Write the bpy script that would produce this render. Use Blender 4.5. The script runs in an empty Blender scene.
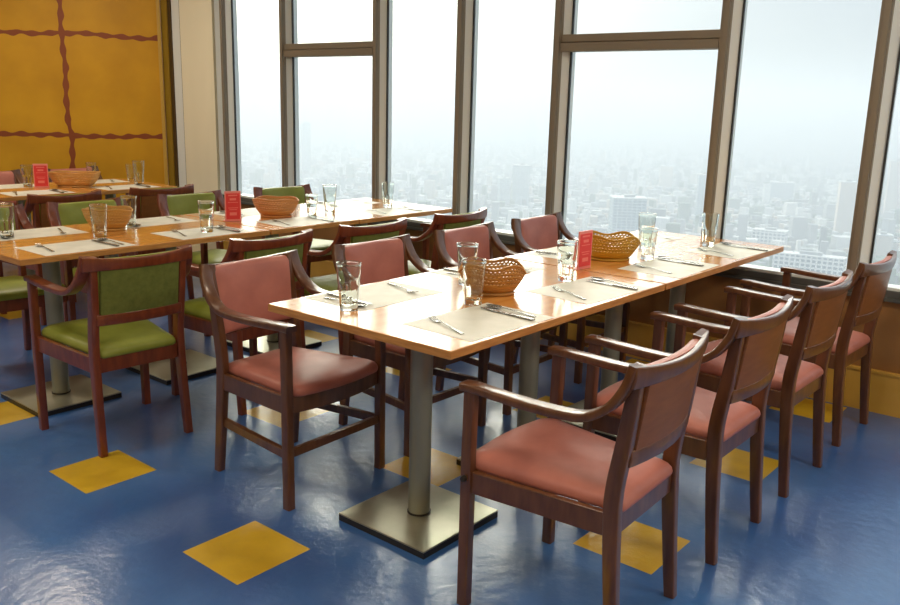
import bpy, bmesh, math, random
from mathutils import Vector, Matrix
R = math.radians
C = bpy.context.scene.collection
scene = bpy.context.scene

# ------------------------------------------------------------------ camera, sky, sun, exposure
CAM_H = 1.404
F, PITCH, ROLL, YAW = 857.36, 0.229532, 0.0261354, 0.6910812
fw = Vector((math.cos(YAW)*math.cos(PITCH), math.sin(YAW)*math.cos(PITCH), -math.sin(PITCH)))
rt = Vector((math.sin(YAW), -math.cos(YAW), 0)); up = rt.cross(fw)
r2 = math.cos(ROLL)*rt + math.sin(ROLL)*up; u2 = -math.sin(ROLL)*rt + math.cos(ROLL)*up
cd = bpy.data.cameras.new('camera'); cam = bpy.data.objects.new('camera', cd); C.objects.link(cam)
cd.sensor_width = 36; cd.lens = F/900*36; cd.clip_start = 0.05; cd.clip_end = 60000
m = Matrix((r2, u2, -fw)).transposed().to_4x4(); m.translation = (0, 0, CAM_H); cam.matrix_world = m
scene.camera = cam
scene.view_settings.view_transform = 'Standard'; scene.view_settings.look = 'None'
scene.view_settings.gamma = 1; scene.view_settings.use_curve_mapping = False
scene.view_settings.exposure = 0.0
scene.cycles.max_bounces = 10; scene.cycles.diffuse_bounces = 5; scene.cycles.transparent_max_bounces = 16
scene.cycles.volume_bounces = 2; scene.cycles.use_denoising = True
scene.cycles.sample_clamp_indirect = 6

w = bpy.data.worlds.new('sky'); scene.world = w; w.use_nodes = True
nt = w.node_tree; nt.nodes.clear(); N = nt.nodes.new; L = nt.links.new
def wm(op, a, b=None, c=None):
    n = N('ShaderNodeMath'); n.operation = op
    for i, v in enumerate((a, b, c)):
        if v is None: continue
        if isinstance(v, (int, float)): n.inputs[i].default_value = v
        else: L(v, n.inputs[i])
    return n.outputs[0]
tc = N('ShaderNodeTexCoord')
def wdot(v):
    n = N('ShaderNodeVectorMath'); n.operation = 'DOT_PRODUCT'; L(tc.outputs['Generated'], n.inputs[0]); n.inputs[1].default_value = v
    return n.outputs['Value']
def dirv(az, el): return (math.cos(R(az))*math.cos(R(el)), math.sin(R(az))*math.cos(R(el)), math.sin(R(el)))
SKY_K, GLOW_K = 1.04, 9.5
elev = wdot((0, 0, 1))
glow = wm('POWER', wm('MAXIMUM', wdot(dirv(70, 26)), 0.0), 9.5)
ramp = N('ShaderNodeValToRGB'); L(wm('MULTIPLY', elev, 1.6), ramp.inputs[0])
cr = ramp.color_ramp; cr.elements[0].position = 0; cr.elements[0].color = (.58, .64, .70, 1)
cr.elements[1].position = 1; cr.elements[1].color = (.66, .74, .84, 1)
e = cr.elements.new(.10); e.color = (.60, .66, .70, 1)
e = cr.elements.new(.35); e.color = (.64, .71, .80, 1)
add = N('ShaderNodeMixRGB'); add.blend_type = 'ADD'; add.inputs[0].default_value = 1
L(ramp.outputs[0], add.inputs[1])
gm = N('ShaderNodeMixRGB'); gm.blend_type = 'MULTIPLY'; gm.inputs[0].default_value = 1
cmb = N('ShaderNodeCombineXYZ'); g2 = wm('MULTIPLY', glow, GLOW_K)
for i in range(3): L(g2, cmb.inputs[i])
L(cmb.outputs[0], gm.inputs[1]); gm.inputs[2].default_value = (1.0, 0.95, 0.72, 1)
L(gm.outputs[0], add.inputs[2])
bg = N('ShaderNodeBackground'); bg.inputs[1].default_value = SKY_K; L(add.outputs[0], bg.inputs[0])
wo = N('ShaderNodeOutputWorld'); L(bg.outputs[0], wo.inputs[0])

sd = bpy.data.lights.new('hazy_sun', 'SUN'); sun = bpy.data.objects.new('hazy_sun', sd); C.objects.link(sun)
sd.energy = 2.2; sd.angle = R(38); sd.color = (1.0, .95, .82)
sun.rotation_euler = (-Vector(dirv(38, 27))).to_track_quat('-Z', 'Y').to_euler()
FILL_LIGHT = 19.0  # base power of the added fill lamps overhead

# ------------------------------------------------------------------ helpers
def tagset(o, label=None, cat=None, group=None, kind=None):
    if label: o['label'] = label
    if cat: o['category'] = cat
    if group: o['group'] = group
    if kind: o['kind'] = kind
    return o
def thing(name, label, cat, loc=(0, 0, 0), rz=0, group=None):
    o = bpy.data.objects.new(name, None); C.objects.link(o); o.empty_display_size = .1
    o.location = loc; o.rotation_euler = (0, 0, rz)
    return tagset(o, label, cat, group)
def obj(name, bm, mat, parent=None, smooth=True, bevel=0, segs=2, mod=None):
    bmesh.ops.recalc_face_normals(bm, faces=bm.faces)
    me = bpy.data.meshes.new(name); bm.to_mesh(me); bm.free()
    o = bpy.data.objects.new(name, me); C.objects.link(o)
    for mm in (mat if isinstance(mat, (list, tuple)) else [mat]): me.materials.append(mm)
    if smooth:
        for p in me.polygons: p.use_smooth = True
        try: me.set_sharp_from_angle(angle=R(35))
        except Exception: pass
    if bevel:
        b = o.modifiers.new('bevel', 'BEVEL'); b.width = bevel; b.segments = segs; b.limit_method = 'ANGLE'; b.angle_limit = R(40)
        b.harden_normals = False
    if parent: o.parent = parent
    return o
def copy_tree(o, parent=None):
    c = o.copy(); C.objects.link(c)
    if parent: c.parent = parent
    for ch in list(o.children): copy_tree(ch, c)
    return c
def box(bm, x0, x1, y0, y1, z0, z1, mi=0):
    vs = [bm.verts.new((x, y, z)) for z in (z0, z1) for x, y in ((x0, y0), (x1, y0), (x1, y1), (x0, y1))]
    for q in ((3, 2, 1, 0), (4, 5, 6, 7), (0, 1, 5, 4), (1, 2, 6, 5), (2, 3, 7, 6), (3, 0, 4, 7)):
        f = bm.faces.new([vs[i] for i in q]); f.material_index = mi
def BOX(*a):
    bm = bmesh.new(); box(bm, *a); return bm
def loft(bm, rings, cap=True):
    R_ = [[bm.verts.new(p) for p in r] for r in rings]; n = len(rings[0])
    for a, b in zip(R_[:-1], R_[1:]):
        for i in range(n): bm.faces.new((a[i], a[(i+1) % n], b[(i+1) % n], b[i]))
    if cap: bm.faces.new(R_[0][::-1]); bm.faces.new(R_[-1])
def rsect(hw, hh, r, k=3):
    """rounded rectangle section, CCW"""
    pts = []
    for cx, cy, a0 in ((hw-r, hh-r, 0), (-hw+r, hh-r, 90), (-hw+r, -hh+r, 180), (hw-r, -hh+r, 270)):
        for i in range(k+1):
            a = R(a0+90*i/k); pts.append((cx+r*math.cos(a), cy+r*math.sin(a)))
    return pts
def smooth_path(P, n=6):
    out = []
    for i in range(len(P)-1):
        p0 = P[max(i-1, 0)]; p1 = P[i]; p2 = P[i+1]; p3 = P[min(i+2, len(P)-1)]
        for k in range(n):
            t = k/n
            out.append(tuple(.5*((2*b)+(-a+c)*t+(2*a-5*b+4*c-d)*t*t+(-a+3*b-3*c+d)*t**3) for a, b, c, d in zip(p0, p1, p2, p3)))
    out.append(tuple(P[-1])); return out
def sweep(bm, path, side, size, r=.006):
    """path: list of points; side: reference sideways axis; size(t)->(half width along side, half thickness)"""
    rings = []; side = Vector(side)
    for i, p in enumerate(path):
        p = Vector(p); a = Vector(path[max(i-1, 0)]); b = Vector(path[min(i+1, len(path)-1)])
        t = (b-a).normalized(); s = (side - t*side.dot(t)).normalized(); nrm = s.cross(t)
        hw, hh = size(i/(len(path)-1)); rings.append([p+s*x+nrm*y for x, y in rsect(hw, hh, min(r, hw*.9, hh*.9))])
    loft(bm, rings)
def lathe(bm, prof, n=24, c=(0, 0, 0), closed=True):
    rings = []
    for r_, z in prof:
        rings.append([bm.verts.new((c[0]+r_*math.cos(2*math.pi*k/n), c[1]+r_*math.sin(2*math.pi*k/n), c[2]+z)) for k in range(n)] if r_ > 1e-6 else [bm.verts.new((c[0], c[1], c[2]+z))])
    for a, b in zip(rings[:-1], rings[1:]):
        for k in range(n):
            j = (k+1) % n
            if len(a) == 1 and len(b) == 1: continue
            if len(a) == 1: bm.faces.new((a[0], b[k], b[j]))
            elif len(b) == 1: bm.faces.new((a[k], a[j], b[0]))
            else: bm.faces.new((a[k], a[j], b[j], b[k]))
    return rings
def pad(bm, outline, fn, layers):
    """concentric pad: layers = [(scale_in, height)], fn(u,v,h)->xyz"""
    cx = sum(p[0] for p in outline)/len(outline); cy = sum(p[1] for p in outline)/len(outline)
    rings = []
    for s, h in layers:
        if s <= 0: rings.append([bm.verts.new(fn(cx, cy, h))])
        else: rings.append([bm.verts.new(fn(cx+(x-cx)*s, cy+(y-cy)*s, h)) for x, y in outline])
    n = len(outline)
    for a, b in zip(rings[:-1], rings[1:]):
        for k in range(n):
            j = (k+1) % n
            if len(a) == 1: bm.faces.new((a[0], b[k], b[j]))
            elif len(b) == 1: bm.faces.new((a[k], a[j], b[0]))
            else: bm.faces.new((a[k], a[j], b[j], b[k]))

# ------------------------------------------------------------------ materials
def mat(name, col, rough=.5, metal=0, spec=.5, coat=0, coat_r=.1, build=None, ior=None, trans=0):
    mt = bpy.data.materials.new(name); mt.use_nodes = True; t = mt.node_tree
    b = t.nodes['Principled BSDF']
    b.inputs['Base Color'].default_value = (*col, 1); b.inputs['Roughness'].default_value = rough
    b.inputs['Metallic'].default_value = metal; b.inputs['Specular IOR Level'].default_value = spec
    b.inputs['Coat Weight'].default_value = coat; b.inputs['Coat Roughness'].default_value = coat_r
    b.inputs['Transmission Weight'].default_value = trans
    if ior: b.inputs['IOR'].default_value = ior
    if build: build(t, b)
    return mt
def noise_tint(t, b, c1, c2, scale=(1, 1, 1), ns=5, detail=4, lo=.35, hi=.65, bump=0, rough=None, dist=0, coord='Object'):
    tc = t.nodes.new('ShaderNodeTexCoord'); mp = t.nodes.new('ShaderNodeMapping'); mp.inputs['Scale'].default_value = scale
    t.links.new(tc.outputs[coord], mp.inputs[0])
    n = t.nodes.new('ShaderNodeTexNoise'); n.inputs['Scale'].default_value = ns; n.inputs['Detail'].default_value = detail
    n.inputs['Distortion'].default_value = dist
    t.links.new(mp.outputs[0], n.inputs['Vector'])
    r = t.nodes.new('ShaderNodeValToRGB'); r.color_ramp.elements[0].position = lo; r.color_ramp.elements[1].position = hi
    r.color_ramp.elements[0].color = (*c1, 1); r.color_ramp.elements[1].color = (*c2, 1)
    t.links.new(n.outputs['Fac'], r.inputs[0]); t.links.new(r.outputs[0], b.inputs['Base Color'])
    if bump:
        bp = t.nodes.new('ShaderNodeBump'); bp.inputs['Strength'].default_value = bump; bp.inputs['Distance'].default_value = .01
        t.links.new(n.outputs['Fac'], bp.inputs['Height']); t.links.new(bp.outputs[0], b.inputs['Normal'])
    if rough:
        mr = t.nodes.new('ShaderNodeMapRange'); mr.inputs['To Min'].default_value = rough[0]; mr.inputs['To Max'].default_value = rough[1]
        t.links.new(n.outputs['Fac'], mr.inputs[0]); t.links.new(mr.outputs[0], b.inputs['Roughness'])
    return r, n
M = {}
M['wood'] = mat('chair_wood', (.2, .06, .02), .32, coat=.7, coat_r=.18, build=lambda t, b: noise_tint(t, b, (.090, .031, .010), (.155, .060, .019), (6, 6, 1.2), 8, 5, .3, .7))
M['wood_red'] = mat('red_chair_wood', (.25, .05, .02), .32, coat=.7, coat_r=.18, build=lambda t, b: noise_tint(t, b, (.14, .026, .008), (.23, .052, .016), (6, 6, 1.2), 8, 5, .3, .7))
M['wood_panel'] = mat('back_panel_wood', (.25, .09, .03), .4, build=lambda t, b: noise_tint(t, b, (.19, .068, .017), (.255, .095, .025), (2, 2, 9), 6, 5, .3, .7))
M['pink'] = mat('pink_vinyl', (.62, .22, .17), .42, spec=.4, build=lambda t, b: noise_tint(t, b, (.41, .145, .115), (.53, .20, .155), (1, 1, 1), 9, 3, .3, .7))
M['green'] = mat('green_vinyl', (.27, .31, .045), .42, spec=.4, build=lambda t, b: noise_tint(t, b, (.22, .26, .03), (.30, .34, .06), (1, 1, 1), 9, 3, .3, .7))
M['green_cloth'] = mat('dark_green_cloth', (.12, .15, .02), .8, build=lambda t, b: noise_tint(t, b, (.12, .15, .022), (.17, .20, .035), (1, 1, 1), 40, 3, .3, .7, bump=.1))
M['laminate'] = mat('table_laminate', (.75, .40, .13), .2, spec=.6, coat=.5, coat_r=.12, build=lambda t, b: noise_tint(t, b, (.64, .26, .05), (.76, .36, .09), (1.2, 14, 1), 3, 5, .3, .7))
M['edge'] = mat('table_edge_wood', (.6, .3, .09), .4, build=lambda t, b: noise_tint(t, b, (.46, .20, .05), (.62, .31, .09), (2, 2, 20), 5, 4))
M['pole'] = mat('grey_green_metal', (.33, .35, .28), .38, .55)
M['steel'] = mat('brushed_steel', (.50, .49, .38), .30, .75, build=lambda t, b: noise_tint(t, b, (.40, .40, .30), (.54, .53, .42), (1, 1, 1), 6, 4, rough=(.22, .40)))
M['dark'] = mat('dark_rubber', (.02, .018, .015), .4)
M['cutlery'] = mat('cutlery_steel', (.30, .30, .29), .25, 1)
M['paper'] = mat('placemat_paper', (.72, .71, .62), .5, build=lambda t, b: noise_tint(t, b, (.66, .66, .57), (.76, .75, .66), (1, 1, 1), 12, 3))
M['alu'] = mat('bronze_aluminium', (.27, .235, .18), .45, .2)
M['alu_light'] = mat('pale_aluminium', (.80, .88, .90), .4)
M['alu_dark'] = mat('dark_aluminium', (.10, .11, .105), .45)
M['gasket'] = mat('black_gasket', (.03, .035, .035), .5)
M['cream'] = mat('cream_panel', (.70, .68, .50), .6, build=lambda t, b: noise_tint(t, b, (.86, .84, .66), (.90, .88, .70), (1, 1, .2), 3, 2))
M['white'] = mat('white_trim', (.8, .8, .78), .5)
M['lowwall'] = mat('brown_wall', (.38, .20, .06), .6, build=lambda t, b: noise_tint(t, b, (.25, .125, .04), (.32, .16, .05), (1, 1, 1), 4, 4))
M['base'] = mat('yellow_baseboard', (.72, .44, .08), .45, build=lambda t, b: noise_tint(t, b, (.60, .36, .06), (.68, .42, .09), (1, 1, 1), 4, 4))
M['trimbrown'] = mat('brown_trim', (.22, .10, .012), .5)
M['trimolive'] = mat('olive_trim', (.30, .19, .015), .5)
M['gasket2'] = mat('dark_brown_trim', (.07, .04, .01), .5)
M['trimolive2'] = mat('yellow_trim', (.55, .35, .06), .5)
M['ceil'] = mat('ceiling_paint', (.75, .72, .62), .8)
M['plain'] = mat('ochre_plain', (.5, .28, .05), .7)
def glass_mat(name, ior, tint, rough=0):
    mt = bpy.data.materials.new(name); mt.use_nodes = True; t = mt.node_tree; t.nodes.clear()
    o = t.nodes.new('ShaderNodeOutputMaterial'); g = t.nodes.new('ShaderNodeBsdfGlass')
    g.inputs['Color'].default_value = (*tint, 1); g.inputs['IOR'].default_value = ior; g.inputs['Roughness'].default_value = rough
    t.links.new(g.outputs[0], o.inputs[0]); return mt
M['glass'] = glass_mat('drinking_glass', 1.45, (.96, .98, .97))
def pane_mat():
    mt = bpy.data.materials.new('window_glass'); mt.use_nodes = True; t = mt.node_tree; t.nodes.clear()
    o = t.nodes.new('ShaderNodeOutputMaterial'); tr = t.nodes.new('ShaderNodeBsdfTransparent'); gl = t.nodes.new('ShaderNodeBsdfGlossy')
    tr.inputs[0].default_value = (.97, .985, .98, 1); gl.inputs['Roughness'].default_value = .01
    fr = t.nodes.new('ShaderNodeFresnel'); fr.inputs[0].default_value = 1.35
    mx = t.nodes.new('ShaderNodeMixShader'); ge = t.nodes.new('ShaderNodeNewGeometry'); mu = t.nodes.new('ShaderNodeMath'); mu.operation = 'MULTIPLY'; iv = t.nodes.new('ShaderNodeMath'); iv.operation = 'SUBTRACT'; iv.inputs[0].default_value = 1; t.links.new(ge.outputs['Backfacing'], iv.inputs[1]); t.links.new(fr.outputs[0], mu.inputs[0]); t.links.new(iv.outputs[0], mu.inputs[1]); t.links.new(mu.outputs[0], mx.inputs[0]); t.links.new(tr.outputs[0], mx.inputs[1]); t.links.new(gl.outputs[0], mx.inputs[2])
    t.links.new(mx.outputs[0], o.inputs[0]); return mt
M['pane'] = pane_mat()

def nmath(t, op, a, b=None, c=None):
    n = t.nodes.new('ShaderNodeMath'); n.operation = op
    for i, v in enumerate((a, b, c)):
        if v is None: continue
        if isinstance(v, (int, float)): n.inputs[i].default_value = v
        else: t.links.new(v, n.inputs[i])
    return n.outputs[0]
def floor_build(t, b):
    tc = t.nodes.new('ShaderNodeTexCoord'); sp = t.nodes.new('ShaderNodeSeparateXYZ'); t.links.new(tc.outputs['Object'], sp.inputs[0])
    S = .887
    def inside(out, off):
        f = nmath(t, 'FRACT', nmath(t, 'ADD', nmath(t, 'DIVIDE', nmath(t, 'SUBTRACT', out, off), S), 20))
        return nmath(t, 'LESS_THAN', f, .283/S)
    mask = nmath(t, 'MULTIPLY', inside(sp.outputs[0], 1.364), inside(sp.outputs[1], 1.028))
    def nz(sc, det, lo, hi, c1, c2):
        n = t.nodes.new('ShaderNodeTexNoise'); n.inputs['Scale'].default_value = sc; n.inputs['Detail'].default_value = det; t.links.new(tc.outputs['Object'], n.inputs['Vector'])
        r = t.nodes.new('ShaderNodeValToRGB'); r.color_ramp.elements[0].position = lo; r.color_ramp.elements[1].position = hi
        r.color_ramp.elements[0].color = (*c1, 1); r.color_ramp.elements[1].color = (*c2, 1); t.links.new(n.outputs['Fac'], r.inputs[0]); return r.outputs[0], n.outputs['Fac']
    blue, nf = nz(1.6, 8, .35, .7, (.024, .100, .34), (.055, .20, .52))
    yel, _ = nz(7, 5, .3, .7, (.60, .37, .010), (.76, .50, .02))
    mx = t.nodes.new('ShaderNodeMixRGB'); t.links.new(mask, mx.inputs[0]); t.links.new(blue, mx.inputs[1]); t.links.new(yel, mx.inputs[2])
    t.links.new(mx.outputs[0], b.inputs['Base Color'])
    _, f2 = nz(3.5, 8, .3, .7, (0, 0, 0), (1, 1, 1))
    mr = t.nodes.new('ShaderNodeMapRange'); mr.inputs['From Min'].default_value = .3; mr.inputs['From Max'].default_value = .7
    mr.inputs['To Min'].default_value = .28; mr.inputs['To Max'].default_value = .46
    t.links.new(f2, mr.inputs[0]); t.links.new(mr.outputs[0], b.inputs['Roughness'])
    _, f3 = nz(22, 6, .3, .7, (0, 0, 0), (1, 1, 1))
    bp = t.nodes.new('ShaderNodeBump'); bp.inputs['Strength'].default_value = .22; bp.inputs['Distance'].default_value = .01
    t.links.new(bp.outputs[0], b.inputs['Coat Normal'])
    t.links.new(f3, bp.inputs['Height']); t.links.new(bp.outputs[0], b.inputs['Normal'])
M['floor'] = mat('blue_floor', (.03, .11, .3), .3, spec=.8, coat=.8, coat_r=.20, build=floor_build)

# ------------------------------------------------------------------ room shell
WX = 4.35
bm = bmesh.new(); box(bm, -3.6, WX+.15, -3.2, 12.5, -.12, 0)
tagset(obj('floor', bm, M['floor'], smooth=False), kind='structure')
tagset(obj('ceiling', BOX(-3.6, WX+.15, -3.2, 12.5, 2.85, 2.97), M['ceil'], smooth=False), kind='structure')
tagset(obj('wall_window_side', BOX(WX, WX+.15, -3.2, 7.1, 0, .545), M['lowwall'], smooth=False), kind='structure')
tagset(obj('wall_head', BOX(WX-.02, WX+.15, -3.2, 7.1, 2.62, 2.85), M['cream'], smooth=False), kind='structure')
bm = bmesh.new(); box(bm, WX-.022, WX, -3.2, 6.19, 0, .195); box(bm, WX-.028, WX, -3.2, 6.19, .195, .207)
tagset(obj('baseboard_window_side', bm, M['base'], smooth=False), kind='structure')
tagset(obj('wall_rear', BOX(-3.6, WX+.15, -3.32, -3.2, 0, 2.85), M['plain'], smooth=False), kind='structure')
tagset(obj('wall_inner', BOX(-3.72, -3.6, -3.2, 12.5, 0, 2.85), M['plain'], smooth=False), kind='structure')
# yellow wall across the end of the room, with painted wavy stripes
P0 = Vector((4.33, 6.90, 0)); hd = Vector((-math.cos(R(37)), math.sin(R(37)), 0)); wl = 9.5
def yellow_build(t, b):
    tc = t.nodes.new('ShaderNodeTexCoord'); sp = t.nodes.new('ShaderNodeSeparateXYZ'); t.links.new(tc.outputs['Object'], sp.inputs[0])
    x, z = sp.outputs[0], sp.outputs[2]
    def wob(axis, seed, amp, sc):
        cb = t.nodes.new('ShaderNodeCombineXYZ'); t.links.new(axis, cb.inputs[0]); cb.inputs[1].default_value = seed
        n = t.nodes.new('ShaderNodeTexNoise'); n.inputs['Scale'].default_value = sc; n.inputs['Detail'].default_value = 1; t.links.new(cb.outputs[0], n.inputs['Vector'])
        return nmath(t, 'MULTIPLY', nmath(t, 'SUBTRACT', n.outputs['Fac'], .5), amp)
    def line(c, axis, pos, seed, hw, slope=0):
        c2 = nmath(t, 'ADD', nmath(t, 'SUBTRACT', c, pos), nmath(t, 'ADD', wob(axis, seed, .035, 9), wob(axis, seed+5, .06, 2.5)))
        if slope: c2 = nmath(t, 'ADD', c2, nmath(t, 'MULTIPLY', axis, slope))
        wd = nmath(t, 'ADD', nmath(t, 'MULTIPLY', nmath(t, 'SINE', nmath(t, 'MULTIPLY', axis, 44.0)), .006), hw)
        return nmath(t, 'LESS_THAN', nmath(t, 'ABSOLUTE', c2), wd)
    LN = YL
    m_ = None
    for kind, pos, seed, hw, sl in LN:
        l_ = line(z if kind == 'h' else x, x if kind == 'h' else z, pos, seed, hw, sl)
        m_ = l_ if m_ is None else nmath(t, 'MAXIMUM', m_, l_)
    n = t.nodes.new('ShaderNodeTexNoise'); n.inputs['Scale'].default_value = 2.2; n.inputs['Detail'].default_value = 5; t.links.new(tc.outputs['Object'], n.inputs['Vector'])
    r = t.nodes.new('ShaderNodeValToRGB'); r.color_ramp.elements[0].color = (.53, .27, .002, 1); r.color_ramp.elements[1].color = (.65, .35, .006, 1)
    r.color_ramp.elements[0].position = .35; r.color_ramp.elements[1].position = .65; t.links.new(n.outputs['Fac'], r.inputs[0])
    mx = t.nodes.new('ShaderNodeMixRGB'); t.links.new(m_, mx.inputs[0]); t.links.new(r.outputs[0], mx.inputs[1]); mx.inputs[2].default_value = (.24, .055, .012, 1)
    t.links.new(mx.outputs[0], b.inputs['Base Color'])
def wall_hit(px, py):
    d = fw + r2*((px-450)/F) - u2*((py-302.5)/F); o = Vector((0, 0, CAM_H)); nn = Vector((hd.y, -hd.x, 0))
    tt = (P0-o).dot(nn)/d.dot(nn); p = o+d*tt; return (p-P0).dot(hd), p.z
a1, z1 = wall_hit(0, 32); b1, zz1 = wall_hit(155, 37); a2, z2 = wall_hit(0, 134); b2, zz2 = wall_hit(163, 137); vx, vz = wall_hit(61, 0); wx_, wz_ = wall_hit(70, 165)
YL = [('h', (z1+zz1)/2, 1.3, .019, 0), ('h', (z2+zz2)/2, 4.1, .019, 0), ('v', (vx+wx_)/2, 7.7, .021, 0)]
hs = (z1+zz1)/2-(z2+zz2)/2
YL += [('h', (z1+zz1)/2+hs, 12.3, .019, 0), ('h', (z2+zz2)/2-hs, 15.3, .019, 0), ('v', (vx+wx_)/2+1.75, 19.1, .021, 0), ('v', (vx+wx_)/2+3.5, 23.1, .021, 0)]
M['yellow'] = mat('ochre_wall', (.5, .28, .02), .55, build=yellow_build)
bm = BOX(0, wl, -.12, 0, 0, 2.85)
yw = tagset(obj('wall_far', bm, M['yellow'], smooth=False), kind='structure'); yw.location = P0; yw.rotation_euler = (0, 0, math.atan2(hd.y, hd.x))
# make the visible face the one towards the room: the local -Y side lies outside, so mirror when needed
bm = BOX(0, .03, 0, .03, 0, 2.85)
t1 = tagset(obj('trim_1', bm, M['trimolive2'], smooth=False, bevel=.004), kind='structure'); t1.location = P0; t1.rotation_euler = yw.rotation_euler

# corner panel and trims on the window side
def strip(name, y0, y1, x0, x1, mt, z0=0, z1=2.62):
    return tagset(obj(name, BOX(x0, x1, y0, y1, z0, z1), mt, smooth=False, bevel=.003), kind='structure')
strip('trim_2', 6.808, 6.90, WX-.02, WX+.15, M['trimolive'])
strip('trim_3', 6.765, 6.808, WX-.01, WX+.15, M['gasket2'])
strip('trim_4', 6.652, 6.765, WX, WX+.15, M['alu_light'])
strip('trim_5', 6.625, 6.652, WX, WX+.15, M['gasket'])
strip('wall_corner', 6.165, 6.625, WX-.015, WX+.15, M['cream'])

# windows
SILL = .60
bm = bmesh.new(); box(bm, WX-.022, WX+.15, -3.2, 6.19, .545, .562); box(bm, WX-.012, WX+.15, -3.2, 6.19, .562, .597)
tagset(obj('trim_6', bm, M['alu_dark'], smooth=False, bevel=.002), kind='structure')
ML = [6.068, 5.327, 4.337, 3.592, 2.865, 1.868, 1.124, .40, -.60, -1.33, -2.06, -3.06]      # left edge of each window post
for i, yl in enumerate(ML):
    bm = bmesh.new()
    box(bm, WX-.012, WX+.10, yl-.050, yl, .597, 2.62)
    box(bm, WX-.026, WX-.012, yl-.046, yl-.020, .597, 2.62)
    tagset(obj('trim_%d' % (20+i), bm, M['alu'], smooth=False, bevel=.002), kind='structure')
wide = {1, 4, 7, 10}
wn = 0
def window(y1, y0, has_transom):
    """y1 > y0"""
    global wn; wn += 1
    t = bpy.data.objects.new('window_%d' % wn, None); C.objects.link(t); t.location = (WX+.05, (y0+y1)/2, SILL); t['kind'] = 'structure'
    h = 2.62-.597; w2 = (y1-y0)/2
    bm = bmesh.new()
    loft(bm, [[(-.040, w2, z_), (.0, w2-.036, z_), (.045, w2-.038, z_), (.045, w2, z_)] for z_ in (-.003, h-.003)])   # pale slanted jamb beside the post
    box(bm, -.050, .045, -w2, w2-.038, -.003, .010); box(bm, -.030, .045, -w2, w2-.038, h-.03, h-.003)
    obj('window_frame', bm, M['alu_light'], t, smooth=False)
    obj('gasket', BOX(-.010, .004, w2-.044, w2-.036, .010, h-.03), M['gasket'], t, smooth=False)
    obj('pane', BOX(-.006, .0, -w2, w2-.042, .008, h-.028), M['pane'], t, smooth=False)
    if has_transom:
        bm = bmesh.new(); zt = 1.703-SILL
        box(bm, -.066, .02, -w2, w2-.002, zt, zt+.048); box(bm, -.058, .02, -w2, w2-.002, zt+.052, zt+.094)
        box(bm, -.048, .02, -w2, w2-.002, zt+.046, zt+.054)
        obj('transom', bm, M['alu'], t, smooth=False, bevel=.002)
for k in range(len(ML)-1): window(ML[k]-.050, ML[k+1], (k % 3) == 1)
window(6.165, 6.068, False)

# unseen lamp panels under the ceiling, added as warm fill for the interior
def fill_lamp(x, y, label, en):
    t = thing('fill_light_panel', label, 'fill light', (x, y, 2.80), 0, 'added fill light panels, unseen')
    bm = bmesh.new(); box(bm, -.32, .32, -.32, -.29, 0, .05); box(bm, -.32, .32, .29, .32, 0, .05); box(bm, -.32, -.29, -.29, .29, 0, .05); box(bm, .29, .32, -.29, .29, 0, .05)
    obj('frame', bm, M['white'], t, smooth=False)
    ld = bpy.data.lights.new('fill_glow', 'AREA'); ld.shape = 'SQUARE'; ld.size = .56; ld.energy = en; ld.color = (1, .84, .64)
    lo = bpy.data.objects.new('fill_glow', ld); C.objects.link(lo); lo.parent = t; lo.location = (0, 0, .02)
ORD = ['first', 'second', 'third', 'fourth']
k = 0
for x in (-1.8, .6, 2.8):
    for y in (-1.6, 1.0, 3.6, 6.2):
        k += 1; fill_lamp(x, y, 'added unseen fill light panel, %s from the entrance end, %s line from the windows' % (ORD[int((y+1.6)/2.6+.1)], ORD[2-int((x+1.8)/2.3+.1)]), FILL_LIGHT*({(2.8, -1.6): 2.6, (2.8, 1.0): .8, (.6, -1.6): 1.3, (.6, 6.2): 1.9, (2.8, 6.2): 1.3, (.6, 3.6): 1.0}.get((x, y), .15 if x == 2.8 else .85)))

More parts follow.
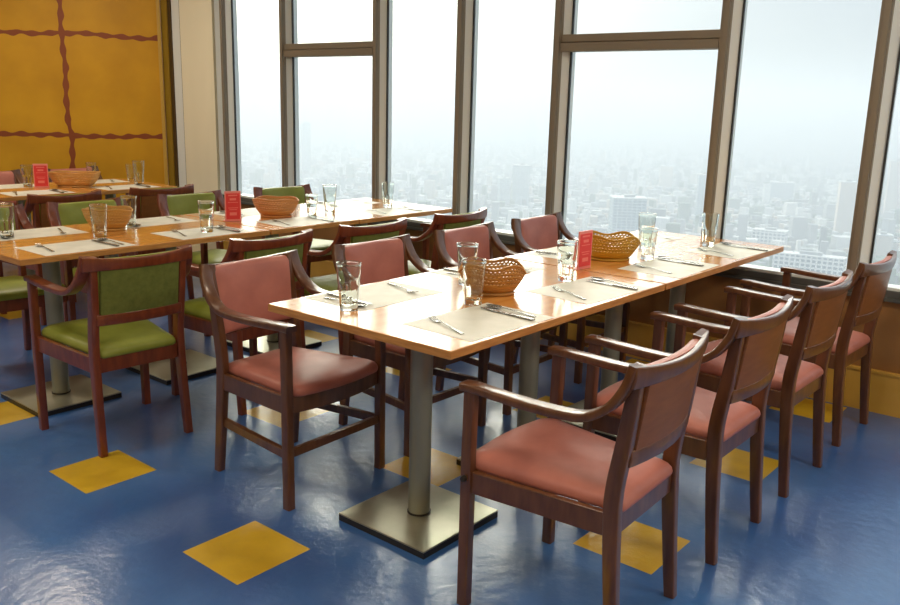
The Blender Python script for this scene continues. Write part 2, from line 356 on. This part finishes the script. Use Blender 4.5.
# ------------------------------------------------------------------ chairs
def yb(z): return -.196 - max(0, z-.40)*.13
def bow(x): return -.034*(1-min(1, (x/.228)**2))
def make_chair(style):
    up_, rear, wood = {'pink': (M['pink'], M['wood_panel'], M['wood']), 'green': (M['green'], M['green_cloth'], M['wood_red']),
                       'brown': (M['green'], M['wood_panel'], M['wood_red'])}[style.split('_')[0]]
    t = bpy.data.objects.new('armchair', None); C.objects.link(t); t.empty_display_size = .1
    for s in (-1, 1):
        # rear leg and stile: one sawn curved member
        P = [(s*.188, -.232, 0), (s*.185, -.214, .20), (s*.182, -.203, .36), (s*.181, -.202, .46), (s*.182, yb(.6), .60), (s*.185, yb(.72), .72), (s*.186, yb(.79)-.002, .802)]
        bm = bmesh.new(); sweep(bm, smooth_path(P, 4), (1, 0, 0), lambda q: (.0150, .016+.006*math.sin(min(1, q*1.1)*math.pi)), .005)
        obj('leg', bm, wood, t)
        # front leg
        P = [(s*.234, .215, 0), (s*.234, .215, .3), (s*.234, .215, .45), (s*.233, .213, .645)]
        bm = bmesh.new(); sweep(bm, P, (1, 0, 0), lambda q: (.0155, .0165), .004); obj('leg', bm, wood, t)
        # bent arm
        P = [(s*.207, yb(.80)+.002, .806), (s*.214, yb(.76)+.010, .755), (s*.222, yb(.70)+.034, .702), (s*.228, -.155, .667), (s*.230, -.105, .652), (s*.232, 0, .648), (s*.233, .12, .652), (s*.231, .205, .656), (s*.231, .240, .654)]
        bm = bmesh.new(); sweep(bm, smooth_path(P, 5), (1, 0, 0), lambda q: (.024, .0115), .006); obj('armrest', bm, wood, t)
        # side apron
        a = Vector((s*.182, -.19, 0)); b = Vector((s*.228, .20, 0)); bm = bmesh.new()
        rings = [[(p.x+dx, p.y, z) for dx, z in ((-.010, .348-q), (.010, .348-q), (.010, .412-q), (-.010, .412-q))] for p, q in ((a, .014), (b, 0))]
        loft(bm, rings); obj('apron', bm, wood, t, bevel=.002)
        if style.endswith('stretcher'):
            rings = [[(p.x+dx, p.y, z) for dx, z in ((-.010, .185), (.010, .185), (.010, .217), (-.010, .217))] for p in (Vector((s*.179, -.2, 0)), Vector((s*.231, .20, 0)))]
            bm = bmesh.new(); loft(bm, rings); obj('stretcher', bm, wood, t, bevel=.002)
    bm = bmesh.new()
    loft(bm, [[(x, .205+.030*(1-(x/.22)**2)+dy, z) for dy, z in ((-.011, .348), (.011, .348), (.011, .412), (-.011, .412))] for x in [(-.215+.43*k/10) for k in range(11)]])
    obj('apron', bm, wood, t)
    bm = BOX(-.165, .165, -.212, -.190, .334, .396); obj('apron', bm, wood, t, bevel=.002)
    if style.endswith('stretcher'): obj('stretcher', BOX(-.215, .215, .205, .225, .190, .220), wood, t, bevel=.002)
    # seat pad
    pts = []
    for (cx, cy, r_, a0) in ((.180, .200, .035, 0), (-.180, .200, .035, 90), (-.142, -.198, .022, 180), (.142, -.198, .022, 270)):
        for i in range(6):
            a = R(a0+18*i); pts.append((cx+r_*math.cos(a), cy+r_*math.sin(a)))
    out = []
    for i in range(len(pts)):
        p, q = pts[i], pts[(i+1) % len(pts)]; n_ = max(1, int(math.dist(p, q)/.035))
        for k in range(n_): out.append((p[0]+(q[0]-p[0])*k/n_, p[1]+(q[1]-p[1])*k/n_))
    def seatf(u, v, h):
        h -= .016*(1-(v+.22)/.45)
        if v > .12: v += .030*(1-min(1, (u/.22)**2))*(v-.12)/.12
        return (u, v, h)
    bm = bmesh.new()
    pad(bm, out, seatf, [(0, .408), (.9, .408), (.985, .409), (1, .414), (1.005, .422), (.995, .431), (.965, .440), (.90, .448), (.75, .456), (.5, .461), (.2, .463), (0, .4635)])
    obj('seat', bm, up_, t)
    # back frame: top rail and lower rail
    def rail(z0, z1, hx, th, dip=0, n=14):
        bm = bmesh.new(); rings = []
        for k in range(n+1):
            x = -hx+2*hx*k/n; d_ = dip*(1-(x/hx)**2)
            rings.append([(x, yb(z)+bow(x)+o_, z-(d_ if z == z1 else 0)) for z, o_ in ((z0, th/2), (z0, -th/2), ((z0+z1)/2, -th/2-.002), (z1, -th/2+.004), (z1, th/2-.004), ((z0+z1)/2, th/2))])
        loft(bm, rings); return bm
    obj('top_rail', rail(.750, .807, .228, .024, .016), wood, t, bevel=.003)
    obj('lower_rail', rail(.530, .575, .180, .022), wood, t, bevel=.003)
    # rear panel and front pad
    def backpt(u, v, h): return (u, yb(v)+bow(u)+h, v)
    def rr(hx, z0, z1, r_, n=5):
        pts = []
        for cx, cz, a0 in ((hx-r_, z1-r_, 0), (-hx+r_, z1-r_, 90), (-hx+r_, z0+r_, 180), (hx-r_, z0+r_, 270)):
            for i in range(n+1):
                a = R(a0+90*i/n); pts.append((cx+r_*math.cos(a), cz+r_*math.sin(a)))
        out = []
        for i in range(len(pts)):
            p, q = pts[i], pts[(i+1) % len(pts)]; k_ = max(1, int(math.dist(p, q)/.03))
            for k in range(k_): out.append((p[0]+(q[0]-p[0])*k/k_, p[1]+(q[1]-p[1])*k/k_))
        return out
    bm = bmesh.new(); pad(bm, rr(.164, .562, .768, .012), backpt, [(0, .004), (.6, .004), (1, .004), (1, -.003), (.985, -.007), (.7, -.008), (.35, -.008), (0, -.008)])
    obj('back_panel', bm, rear, t)
    bm = bmesh.new(); pad(bm, rr(.184, .540, .795, .02), backpt, [(0, .002), (.6, .002), (.99, .006), (1, .016), (.985, .026), (.95, .032), (.85, .038), (.6, .041), (.3, .042), (0, .042)])
    obj('back_pad', bm, up_, t)
    return t
protos = {}
def place_chair(style, x, y, rz, label, group):
    if style not in protos: protos[style] = c = make_chair(style)
    else: c = copy_tree(protos[style])
    c.location = (x, y, 0); c.rotation_euler = (0, 0, rz); tagset(c, label, 'chair', group); return c
PI = math.pi
r1 = [1.985, 2.635, 3.288, 3.955]; r1f = [2.008, 2.652, 3.308, 3.94]
r2n = [1.775, 2.42, 3.07, 3.76]; r2f = [1.85, 2.45, 3.13, 3.85]
for i, x in enumerate(r1):
    c = place_chair('pink', x, [1.155, 1.15, 1.145, 1.145][i], R([2.5, 0, -1, -2][i]), 'wooden armchair with pink seat, near side of the front table, %s from the left' % ORD[i], 'armchairs along the near side of the front table row')
    if i == 0:
        bm = bmesh.new(); lathe(bm, [(0, 0), (.009, 0), (.010, .006), (.007, .014), (0, .016)], 10)
        b_ = obj('bolt', bm, M['dark'], c); b_.location = (-.250, .214, .395); b_.rotation_euler = (0, -PI/2, 0)
for i, x in enumerate(r1f):
    place_chair('pink_stretcher', x, 2.405, PI+R([2, -1, 1, 0][i]), 'pink armchair facing the camera behind the front table, %s from the left' % ORD[i], 'armchairs along the far side of the front table row')
for i, x in enumerate(r2n):
    place_chair('green', x, 3.29, R([-3, 1, -1, 1][i]), 'green armchair, back to the camera, at the middle table row, %s from the left' % ORD[i], 'green armchairs along the near side of the middle table row')
for i, x in enumerate(r2f):
    place_chair('green', x, 4.50, PI+R([0, 2, 1, -4][i]), 'green armchair facing the camera behind the middle table row, %s from the left' % ORD[i], 'green armchairs along the far side of the middle table row')
for i, x in enumerate([2.53, 3.21]):
    place_chair('brown', x, 5.42, R([1, -2][i]), 'reddish wooden armchair, back to the camera, at the back table, %s' % ['left one', 'right one'][i], 'armchairs on the near side of the back table')
for i, x in enumerate([2.80, 3.44]):
    place_chair('pink', x, 6.66, PI, 'pink armchair behind the back table by the yellow wall, %s' % ['at the picture edge', 'behind the basket'][i], 'armchairs between the back table and the yellow wall')

# ------------------------------------------------------------------ tables
W = .776; TH = .026; TZ = .75
def make_table(x0, x1, y0, poles, label, dz=0, rz=0):
    t = thing('dining_table', label, 'table', ((x0+x1)/2, y0+W/2, 0), rz, 'wood laminate pedestal tables pushed together')
    hx = (x1-x0)/2-.0045
    bm = BOX(-hx, hx, -W/2, W/2, TZ-TH+dz, TZ+dz)
    for f in bm.faces:
        if abs(f.normal.z) < .5: f.material_index = 1
    bm.normal_update()
    for f in bm.faces: f.material_index = 0 if abs(f.normal.z) > .5 else 1
    obj('tabletop', bm, [M['laminate'], M['edge']], t, smooth=False, bevel=.003)
    for px in poles:
        ox = px-(x0+x1)/2
        bm = BOX(ox-.14, ox+.14, -.14, .14, TZ-TH-.014+dz, TZ-TH+dz); obj('bracket', bm, M['dark'], t, smooth=False, bevel=.002)
        bm = bmesh.new(); lathe(bm, [(0, .027), (.0375, .027), (.0375, TZ-TH-.014+dz), (0, TZ-TH-.014+dz)], 28, (ox, 0, 0)); obj('pole', bm, M['pole'], t)
        bm = bmesh.new(); lathe(bm, [(0, .0272), (.041, .0272), (.041, .0325), (.038, .033), (0, .033)], 28, (ox, 0, 0)); obj('collar', bm, M['dark'], t)
        bm = bmesh.new(); box(bm, ox-.195, ox+.195, -.195, .195, .021, .027)
        b_ = obj('base_plate', bm, M['steel'], t, smooth=False, bevel=.002)
        bm = bmesh.new(); box(bm, ox-.194, ox+.194, -.194, .194, 0, .021)
        obj('foot_rim', bm, M['dark'], b_, smooth=False)
    return t
Y1 = 1.411
make_table(1.709, 2.995, Y1, (2.037, 2.67), 'long wood laminate table nearest the camera with the brown basket')
make_table(2.998, 3.650, Y1, (3.32,), 'wood laminate table with yellow basket, middle of the front row')
make_table(3.653, 4.316, Y1+.008, (3.98,), 'wood laminate table against the big window, end of the front row', -.003)
Y2 = 3.455
make_table(1.482, 2.735, Y2, (1.79, 2.42), 'orange laminate table of the middle row, its corner at left near the green chair')
make_table(2.738, 3.362, Y2, (3.05,), 'wood laminate table of the middle row holding the orange basket')
make_table(3.365, 4.19, Y2+.005, (3.76,), 'wood laminate table at window end of the middle row', -.002)
Y3 = 5.60
make_table(1.69, 2.33, Y3, (2.0,), 'wood laminate table of the back row, mostly outside the left picture edge')
make_table(2.333, 2.96, Y3, (2.64,), 'wood laminate table of the back row below the red card')
make_table(2.963, 3.59, Y3, (3.27,), 'wood laminate table of the back row, right end near the cream panel')

# ------------------------------------------------------------------ placemats and cutlery
def fork_bm():
    bm = bmesh.new()
    P = [(0, -.095, .002), (0, -.05, .004), (0, .02, .007), (0, .045, .005)]
    sweep(bm, smooth_path(P, 4), (1, 0, 0), lambda q: (.0065-.0042*min(1, q*1.6), .0011), .001)
    sweep(bm, [(0, .044, .005), (0, .052, .003), (0, .062, .003)], (1, 0, 0), lambda q: (.003+.0085*min(1, q*1.4), .001), .001)
    for k in range(4):
        x = -.0099+.0066*k
        sweep(bm, [(x, .060, .003), (x, .08, .004), (x, .100, .009)], (1, 0, 0), lambda q: (.0019, .0009), .0008)
    return bm
def spoon_bm():
    bm = bmesh.new()
    P = [(0, -.095, .002), (0, -.05, .004), (0, .02, .008), (0, .048, .005)]
    sweep(bm, smooth_path(P, 4), (1, 0, 0), lambda q: (.0065-.0042*min(1, q*1.6), .0011), .001)
    rings = []
    for s, h in ((0, .0015), (.5, .0022), (.85, .005), (1, .0075), (.93, .0078), (.8, .0058), (.45, .0035), (0, .003)):
        rings.append((s, h))
    o = [(.0205*math.cos(R(a))*(1-.12*math.sin(R(a))), .072+.030*math.sin(R(a))) for a in range(0, 360, 20)]
    pad(bm, o, lambda u, v, h: (u, v, h), rings); return bm
def knife_bm():
    bm = bmesh.new()
    sweep(bm, [(0, -.11, .004), (0, -.06, .004), (0, -.01, .004)], (1, 0, 0), lambda q: (.0085-.002*q, .0028), .0025)
    o = [(-.0065, -.012), (.0065, -.012), (.0092, .02), (.0095, .07), (.007, .098), (.001, .112), (-.006, .100), (-.0068, .05)]
    pad(bm, o, lambda u, v, h: (u, v, h), [(0, .003), (1, .0035), (1, .0047), (0, .0052)]); return bm
pc = {}
def cut(kind, x, y, z, rz, label, group):
    if kind not in pc:
        o = obj(kind, {'fork': fork_bm, 'spoon': spoon_bm, 'knife': knife_bm}[kind](), M['cutlery']); pc[kind] = o
    else:
        o = pc[kind].copy(); C.objects.link(o)
    o.location = (x, y, z); o.rotation_euler = (0, 0, rz); tagset(o, label, kind, group)
pm = None
def setting(x, y, facing, where, grp, rnd, dz=0):
    global pm
    if pm is None:
        o_ = [(-.205, -.137), (.205, -.137), (.205, .137), (-.205, .137)]
        bm = bmesh.new(); pad(bm, o_, lambda u, v, h: (u, v, h), [(0, 0), (1, 0), (1, .0006), (.6, .0006), (0, .0006)])
        pm = obj('placemat', bm, M['paper'], smooth=False); o = pm
    else: o = pm.copy(); C.objects.link(o)
    rz = rnd.uniform(-.07, .07)+(0 if facing > 0 else PI); z = TZ+dz+.0002
    o.location = (x, y, z); o.rotation_euler = (0, 0, rz); tagset(o, 'white paper placemat at the %s' % where, 'placemat', 'placemats of the '+grp)
    def P(u, v): return x+u*math.cos(rz)-v*math.sin(rz), y+u*math.sin(rz)+v*math.cos(rz)
    zc = z+.0008
    u, v = P(-.125+rnd.uniform(-.01, .01), .015+rnd.uniform(-.02, .02)); cut('fork', u, v, zc, rz+R(-14+rnd.uniform(-7, 7)), 'steel fork at the %s' % where, 'forks of the '+grp)
    u, v = P(.120, -.01+rnd.uniform(-.02, .02)); cut('knife', u, v, zc, rz+R(rnd.uniform(-5, 3)), 'steel table knife at the %s' % where, 'knives of the '+grp)
    u, v = P(.160, .02+rnd.uniform(-.02, .02)); cut('spoon', u, v, zc, rz+R(rnd.uniform(-4, 4)), 'steel spoon at the %s' % where, 'spoons of the '+grp)
rnd = random.Random(7)
for i, x in enumerate([2.035, 2.685, 3.335, 3.975]):
    setting(x, Y1+.150, 1, 'near side of the front table, %s from the left' % ORD[i], 'front table row', rnd, -.003 if i == 3 else 0)
for i, x in enumerate([2.06, 2.70, 3.34, 3.99]):
    setting(x, Y1+W-.150, -1, 'far side of the front table, %s from the left' % ORD[i], 'front table row', rnd, -.003 if i == 3 else 0)
for i, x in enumerate([1.80, 2.44, 3.06, 3.80]):
    setting(x, Y2+.150, 1, 'near side of the middle table row, %s from the left' % ORD[i], 'middle table row', rnd, -.002 if i == 3 else 0)
for i, x in enumerate([1.83, 2.45, 3.08, 3.84]):
    setting(x, Y2+W-.150, -1, 'far side of the middle table row, %s from the left' % ORD[i], 'middle table row', rnd, -.002 if i == 3 else 0)
for i, x in enumerate([2.62, 3.26]):
    setting(x, Y3+.150, 1, 'near side of the back table, %s place' % ['left', 'right'][i], 'back table row', rnd)
    setting(x+.03, Y3+W-.150, -1, 'far side of the back table, %s place' % ['left', 'right'][i], 'back table row', rnd)

# ------------------------------------------------------------------ glasses
def tumbler(h=.152, rt_=.040, rb=.029):
    bm = bmesh.new(); n = 40
    ro = lambda z: rb+(rb*.16)*min(1, z/(h*.5)) if z < h*.5 else (rb*1.16)+.0012+(rt_-rb*1.16-.0012)*((z-h*.5)/(h*.5))**1.1
    prof = []
    zs = [0, .003, .012, h*.2, h*.35, h*.48, h*.52, h*.6, h*.65, h*.68, h*.75, h*.9, h*.965, h*.975, h*.99, h]
    rings = []
    def ring(r_, z, fl):
        q = [r_*(1-fl) if k % 4 in (1, 2) else r_ for k in range(n)]
        return [bm.verts.new((q[k]*math.cos(2*PI*k/n), q[k]*math.sin(2*PI*k/n), z)) for k in range(n)]
    rings.append([bm.verts.new((0, 0, .004))]); rings.append(ring(rb*.7, .002, 0))
    for z in zs: rings.append(ring(ro(z)-(.0015 if z == 0 else 0), z, .035 if .010 < z < h*.5 else 0) if z < h*.97 or z == h else ring(ro(z)+.0006, z, 0))
    for z in (h, h*.99, h*.9, h*.7, h*.5, h*.3, .02): rings.append(ring(ro(z)-(.0022 if z > h*.5 else .0042), z-(0 if z < h else .0006), 0))
    rings.append(ring(rb*.5, .016, 0)); rings.append([bm.verts.new((0, 0, .015))])
    for a, b in zip(rings[:-1], rings[1:]):
        for k in range(n):
            j = (k+1) % n
            if len(a) == 1: bm.faces.new((a[0], b[k], b[j]))
            elif len(b) == 1: bm.faces.new((a[k], a[j], b[0]))
            else: bm.faces.new((a[k], a[j], b[j], b[k]))
    return bm
g0 = obj('drinking_glass', tumbler(), M['glass']); first = True
glasses = [
 (1.845, 1.945, 1, 'tall clear ribbed tumbler standing alone at the near left corner of the front table'),
 (2.190, 1.712, 1, 'clear ribbed tumbler directly in front of the brown basket, front table'),
 (2.425, 1.930, 1, 'clear tumbler behind the brown basket, only its rim and top showing'),
 (2.760, 1.712, 1, 'clear ribbed tumbler left of the red card on the front table'),
 (3.440, 1.720, .9, 'clear tumbler just right of the yellow basket, front one of two'),
 (3.700, 1.865, 1.1, 'clear tumbler right of the yellow basket, rear one of two'),
 (4.020, 1.690, 1.05, 'clear tumbler before the window post at the end of the front table'),
 (2.462, 3.605, 1, 'clear tumbler left of the red card on the middle table row'),
 (3.255, 3.735, .8, 'shorter clear tumbler right of the orange basket, middle table row'),
 (3.425, 3.770, 1.08, 'taller clear tumbler right of the orange basket, middle table row'),
 (3.905, 3.760, 1, 'clear tumbler below the window post at the end of the middle table row'),
 (2.005, 3.790, 1, 'clear tumbler in front of the small basket at left, middle table row'),
 (1.700, 4.060, 1, 'clear tumbler cut by the left picture edge, middle table row'),
 (2.290, 4.020, 1, 'clear tumbler behind the small basket at left, middle table row'),
 (2.740, 6.130, 1, 'clear tumbler left of the red card on the back table'),
 (3.300, 6.300, .9, 'clear tumbler behind the wicker basket on the back table'),
 (3.440, 5.870, 1.15, 'clear tumbler near the right end of the back table'),
 (3.565, 6.20, .8, 'small clear tumbler at the right edge of the back table by brown trim')]
for x, y, s, lb in glasses:
    o = g0 if first else g0.copy()
    if not first: C.objects.link(o)
    first = False
    dz = -.003 if (x > 3.65 and y < 3) else (-.002 if (x > 3.365 and 3 < y < 5) else 0)
    o.location = (x, y, TZ+.0004+dz+(.0014 if dz < 0 else 0)); o.scale = (s**.5, s**.5, s); o.rotation_euler = (0, 0, x*7); tagset(o, lb, 'glass', 'clear drinking glasses on the tables')

# ------------------------------------------------------------------ baskets
def rimf(th, lobe, v=1):
    return 1-v**1.5*(lobe*abs(math.cos(th))**5+lobe*.46*abs(math.sin(th))**10)
def basket_bm(a, b, h, lobe, holes=True, sq=2.0):
    """woven oval basket: solid base ring, weave with open diamonds, wavy rim"""
    bm = bmesh.new(); nu, nv = 96, 22
    def pt(i, j):
        th = 2*PI*(i+.5*(j % 2))/nu; v = j/nv
        e_ = 2/sq; cx = abs(math.cos(th))**e_*math.copysign(1, math.cos(th)); sx = abs(math.sin(th))**e_*math.copysign(1, math.sin(th))
        g = .62+.38*math.sin(v*PI/2)**.9 if v > .12 else .62+.02*v
        z = h*v*rimf(th, lobe, v)
        return (a*g*cx, b*g*sx, z+.002)
    V = [[bm.verts.new(pt(i, j)) for i in range(nu)] for j in range(nv+1)]
    for j in range(nv):
        for i in range(nu):
            i2 = (i+1) % nu
            hole = holes and ((j in (8, 11, 14, 17, 19)) and (i % 2 == (j//3) % 2))
            if hole: continue
            bm.faces.new((V[j][i], V[j][i2], V[j+1][i2], V[j+1][i]))
    bt = [bm.verts.new((0, 0, .002))]
    for i in range(nu): bm.faces.new((bt[0], V[0][(i+1) % nu], V[0][i]))
    return bm
def rim_bm(a, b, h, lobe, sq=2.0, r_=.004, at=1.0, g=1.0):
    bm = bmesh.new(); n = 96; rings = []
    for i in range(n):
        th = 2*PI*i/n; e_ = 2/sq; cx = abs(math.cos(th))**e_*math.copysign(1, math.cos(th)); sx = abs(math.sin(th))**e_*math.copysign(1, math.sin(th))
        z = h*at*rimf(th, lobe, at)+.002
        c = Vector((a*g*cx, b*g*sx, z)); o_ = Vector((math.cos(th), math.sin(th), 0))
        rings.append([bm.verts.new(c+o_*(r_*math.cos(q))+Vector((0, 0, r_*math.sin(q)))) for q in [2*PI*k/6 for k in range(6)]])
    for i in range(n):
        A, B = rings[i], rings[(i+1) % n]
        for k in range(6): bm.faces.new((A[k], A[(k+1) % 6], B[(k+1) % 6], B[k]))
    return bm
def basket(x, y, rz, a, b, h, lobe, col, label, sq=2.0):
    mt = mat('basket_weave', col, .45, build=lambda t, b_: noise_tint(t, b_, tuple(c*.7 for c in col), col, (1, 1, 14), 12, 4, .3, .7, bump=.5))
    t = thing('bread_basket', label, 'basket', (x, y, TZ+.0005), rz, 'woven baskets on the tables')
    o = obj('weave', basket_bm(a, b, h, lobe, True, sq), mt, t)
    s = o.modifiers.new('thick', 'SOLIDIFY'); s.thickness = .003; s.offset = -1
    obj('rim', rim_bm(a, b, h, lobe, sq), mt, t)
    obj('foot_ring', rim_bm(a, b, h, lobe, sq, .005, .03, .66), mt, t)
basket(2.375, 1.775, R(-50), .118, .088, .116, .38, (.55, .27, .06), 'brown woven basket with wavy rim on the table nearest the camera')
basket(3.300, 1.830, R(-50), .128, .09, .116, .40, (.60, .33, .02), 'yellow woven basket with two humped rim beside the red card')
basket(3.085, 3.845, R(-50), .128, .10, .104, .16, (.70, .30, .08), 'orange brown woven basket in the middle of the middle table row')
basket(2.150, 3.975, R(-50), .118, .09, .106, .14, (.66, .36, .08), 'tan woven basket at the left of the middle table row')
basket(3.000, 5.970, R(-50), .165, .085, .100, .02, (.72, .38, .10), 'long tan basket on the back table beside the red card', 5.0)

# ------------------------------------------------------------------ red table cards
M['red'] = mat('red_card', (.72, .045, .05), .4)
M['pinkedge'] = mat('pink_card_border', (.82, .28, .26), .45)
M['redlight'] = mat('pale_red_print', (.85, .22, .20), .45)
def card(x, y, rz, wd, h, label):
    t = thing('table_card', label, 'card', (x, y, TZ+.0006), rz, 'red standing table cards')
    obj('board', BOX(-wd/2, wd/2, -.003, .003, 0, h), M['pinkedge'], t, smooth=False, bevel=.0008)
    obj('foot', BOX(-wd/2, wd/2, .003, .045, 0, .003), M['pinkedge'], t, smooth=False)
    q = obj('printed_panel', BOX(-wd/2+.006, wd/2-.006, -.0042, -.003, .012, h-.012), M['red'], t, smooth=False)
    bm = bmesh.new(); rr_ = random.Random(3)
    for z0, z1, f in ((.88, .84, .7), (.77, .70, .5), (.64, .62, .8), (.46, .44, .75), (.40, .38, .6), (.30, .20, .55)):
        obj('print_bar', BOX(-wd/2*f*.8, wd/2*f*.8, -.0048, -.0042, h*z1, h*z0), M['redlight'], q, smooth=False)

card(3.020, 1.790, R(-4), .092, .158, 'red upright table card left of the yellow basket, front table')
card(2.780, 3.825, R(-22), .086, .162, 'red upright table card with pale border on the middle table row')
card(2.785, 6.020, R(-30), .094, .165, 'red upright table card on the back table before the yellow wall')

# ------------------------------------------------------------------ the city far below
GZ = -262.0
def city_mat(name, c, win=None):
    def bld(t, b):
        if not win: return
        tc = t.nodes.new('ShaderNodeTexCoord'); br = t.nodes.new('ShaderNodeTexBrick'); sp = t.nodes.new('ShaderNodeSeparateXYZ'); t.links.new(tc.outputs['Object'], sp.inputs[0])
        cb = t.nodes.new('ShaderNodeCombineXYZ'); t.links.new(nmath(t, 'ADD', sp.outputs[0], sp.outputs[1]), cb.inputs[0]); t.links.new(sp.outputs[2], cb.inputs[1])
        t.links.new(cb.outputs[0], br.inputs['Vector']); br.offset = 0; br.inputs['Scale'].default_value = 1; br.inputs['Brick Width'].default_value = win[0]; br.inputs['Row Height'].default_value = win[1]
        br.inputs['Mortar Size'].default_value = win[2]; br.inputs['Color1'].default_value = (*win[3], 1); br.inputs['Color2'].default_value = (*win[3], 1); br.inputs['Mortar'].default_value = (*c, 1)
        t.links.new(br.outputs[0], b.inputs['Base Color'])
    return mat(name, c, .7, build=bld)
def ground_build(t, b):
    r_, n_ = noise_tint(t, b, (.10, .14, .14), (.34, .36, .36), (1, 1, 1), .004, 9, .35, .68)
M['ground'] = mat('city_ground', (.2, .22, .22), .9, build=ground_build)
tagset(obj('ground', BOX(60, 26000, -14000, 24000, GZ-20, GZ), M['ground'], smooth=False), kind='structure')
cms = [city_mat('city_white', (.88, .88, .87)), city_mat('city_grey', (.38, .40, .42)), city_mat('city_dark', (.13, .16, .18)), city_mat('city_beige', (.62, .52, .42)), city_mat('city_green', (.10, .17, .10))]
TW = []
def ray_ground(px, py, z=GZ):
    d = fw + r2*((px-450)/F) - u2*((py-302.5)/F); t = (z-CAM_H)/d.z; return d.x*t, d.y*t
def tower(px, py, wpx, hpx, dep, mt, label, ang=R(25), slab=0):
    """a tower whose foot shows at px,py in the photograph; sizes taken from how large it looks there"""
    x, y = ray_ground(px, py); dist = math.hypot(x, y); sc = dist/F; wd = wpx*sc; h = hpx*sc*1.03
    t = thing('tower_block', label, 'building', (x, y, GZ), math.atan2(y, x)+PI/2+ang, 'tower blocks in the haze below')
    d_ = dep*wd; TW.append((x, y, math.hypot(wd, d_)/2))
    obj('walls', BOX(-wd/2, wd/2, -d_/2, d_/2, 0, h), mt, t, smooth=False)
    obj('roof', BOX(-wd*.5-.6, wd*.5+.6, -d_*.5-.6, d_*.5+.6, h, h+1.6), cms[0], t, smooth=False)
    obj('roof_house', BOX(-wd*.18, wd*.14, -d_*.25, d_*.2, h+1.6, h+5.5), cms[1], t, smooth=False)
ww = city_mat('grid_white', (.93, .93, .92), (7.5, 6.5, 1.4, (.20, .26, .32)))
wb = city_mat('grid_beige', (.78, .64, .52), (5, 4, 1.2, (.40, .38, .36)))
wg = city_mat('grid_glass', (.55, .62, .66), (8, 5, .8, (.22, .32, .40)))
tower(805, 292, 62, 34, .25, ww, 'long white apartment block with a window grid below the right window', R(-8))
tower(624, 262, 32, 62, .7, wg, 'pale glass tower block standing above the yellow basket', R(10))
tower(842, 232, 14, 44, .8, wb, 'slim beige tower block left of the right window post', R(10))
tower(879, 262, 15, 24, .8, wb, 'low beige tower block right of the right window post', R(10))
tower(890, 215, 11, 46, .8, wb, 'tall beige tower block near the right picture edge', R(10))
tower(768, 252, 30, 20, .5, ww, 'white mid rise block just above the table end', R(-10))
tower(700, 222, 10, 44, .8, wg, 'grey tower block left of the second window post', R(10))
tower(520, 205, 14, 38, .8, wg, 'pale twin tower block in the window above the second pink chair', R(20))
tower(503, 205, 11, 26, .8, wg, 'shorter pale tower block beside the twin tower block', R(20))
tower(306, 172, 8, 46, .8, wg, 'faint slim tower block in the leftmost wide window', R(20))
tower(531, 150, 6, 30, .8, wg, 'faint far tower block near the horizon, centre window', R(20))
tower(665, 190, 12, 22, .8, wb, 'small beige block in haze of the wide right window', R(5))
tower(780, 200, 20, 16, .8, wg, 'small grey block in haze of the narrow right window', R(5))
rc = random.Random(11)
bm = bmesh.new()
def rbox(bm, cx, cy, sx, sy, z0, z1, a, mi):
    ca, sa = math.cos(a), math.sin(a)
    vs = [bm.verts.new((cx+x*ca-y*sa, cy+x*sa+y*ca, z)) for z in (z0, z1) for x, y in ((-sx, -sy), (sx, -sy), (sx, sy), (-sx, sy))]
    for q in ((4, 5, 6, 7), (0, 1, 5, 4), (1, 2, 6, 5), (2, 3, 7, 6), (3, 0, 4, 7)):
        f = bm.faces.new([vs[i] for i in q]); f.material_index = mi
for k in range(15000):
    d = 900*(7.5)**(rc.random()**.8); az = R(rc.uniform(2, 68))
    cx, cy = d*math.cos(az), d*math.sin(az); hh = rc.choice([6, 8, 10, 12, 15, 20]) if rc.random() < .93 else rc.uniform(25, 60)
    s_ = rc.uniform(4, 15)
    if any(math.hypot(cx-q[0], cy-q[1]) < q[2]+s_*2.2 for q in TW): continue
    rbox(bm, cx, cy, s_, s_*rc.uniform(.5, 1.6)*.8, GZ, GZ+hh, R(20)+rc.choice([0, .3, .8]), rc.choice([0, 0, 1, 1, 2, 3, 4, 4]))
tagset(obj('distant_city', bm, cms, smooth=False), 'hazy low city blocks spreading to the horizon beyond the windows', 'city', kind='stuff')

# haze: real scattering air over the city
mt = bpy.data.materials.new('city_haze'); mt.use_nodes = True; t = mt.node_tree; t.nodes.clear()
o = t.nodes.new('ShaderNodeOutputMaterial'); vs = t.nodes.new('ShaderNodeVolumeScatter'); vs.inputs['Color'].default_value = (.70, .75, .84, 1); vs.inputs['Density'].default_value = 1/1500; vs.inputs['Anisotropy'].default_value = .30
va = t.nodes.new('ShaderNodeVolumeAbsorption'); va.inputs['Color'].default_value = (.70, .75, .84, 1); va.inputs['Density'].default_value = 1/1500; ad = t.nodes.new('ShaderNodeAddShader'); t.links.new(vs.outputs[0], ad.inputs[0]); t.links.new(va.outputs[0], ad.inputs[1])
t.links.new(ad.outputs[0], o.inputs['Volume'])
tagset(obj('haze', BOX(70, 25000, -13000, 23000, GZ+.5, 90), mt, smooth=False), 'pale haze hanging over the city outside', 'haze', kind='stuff')
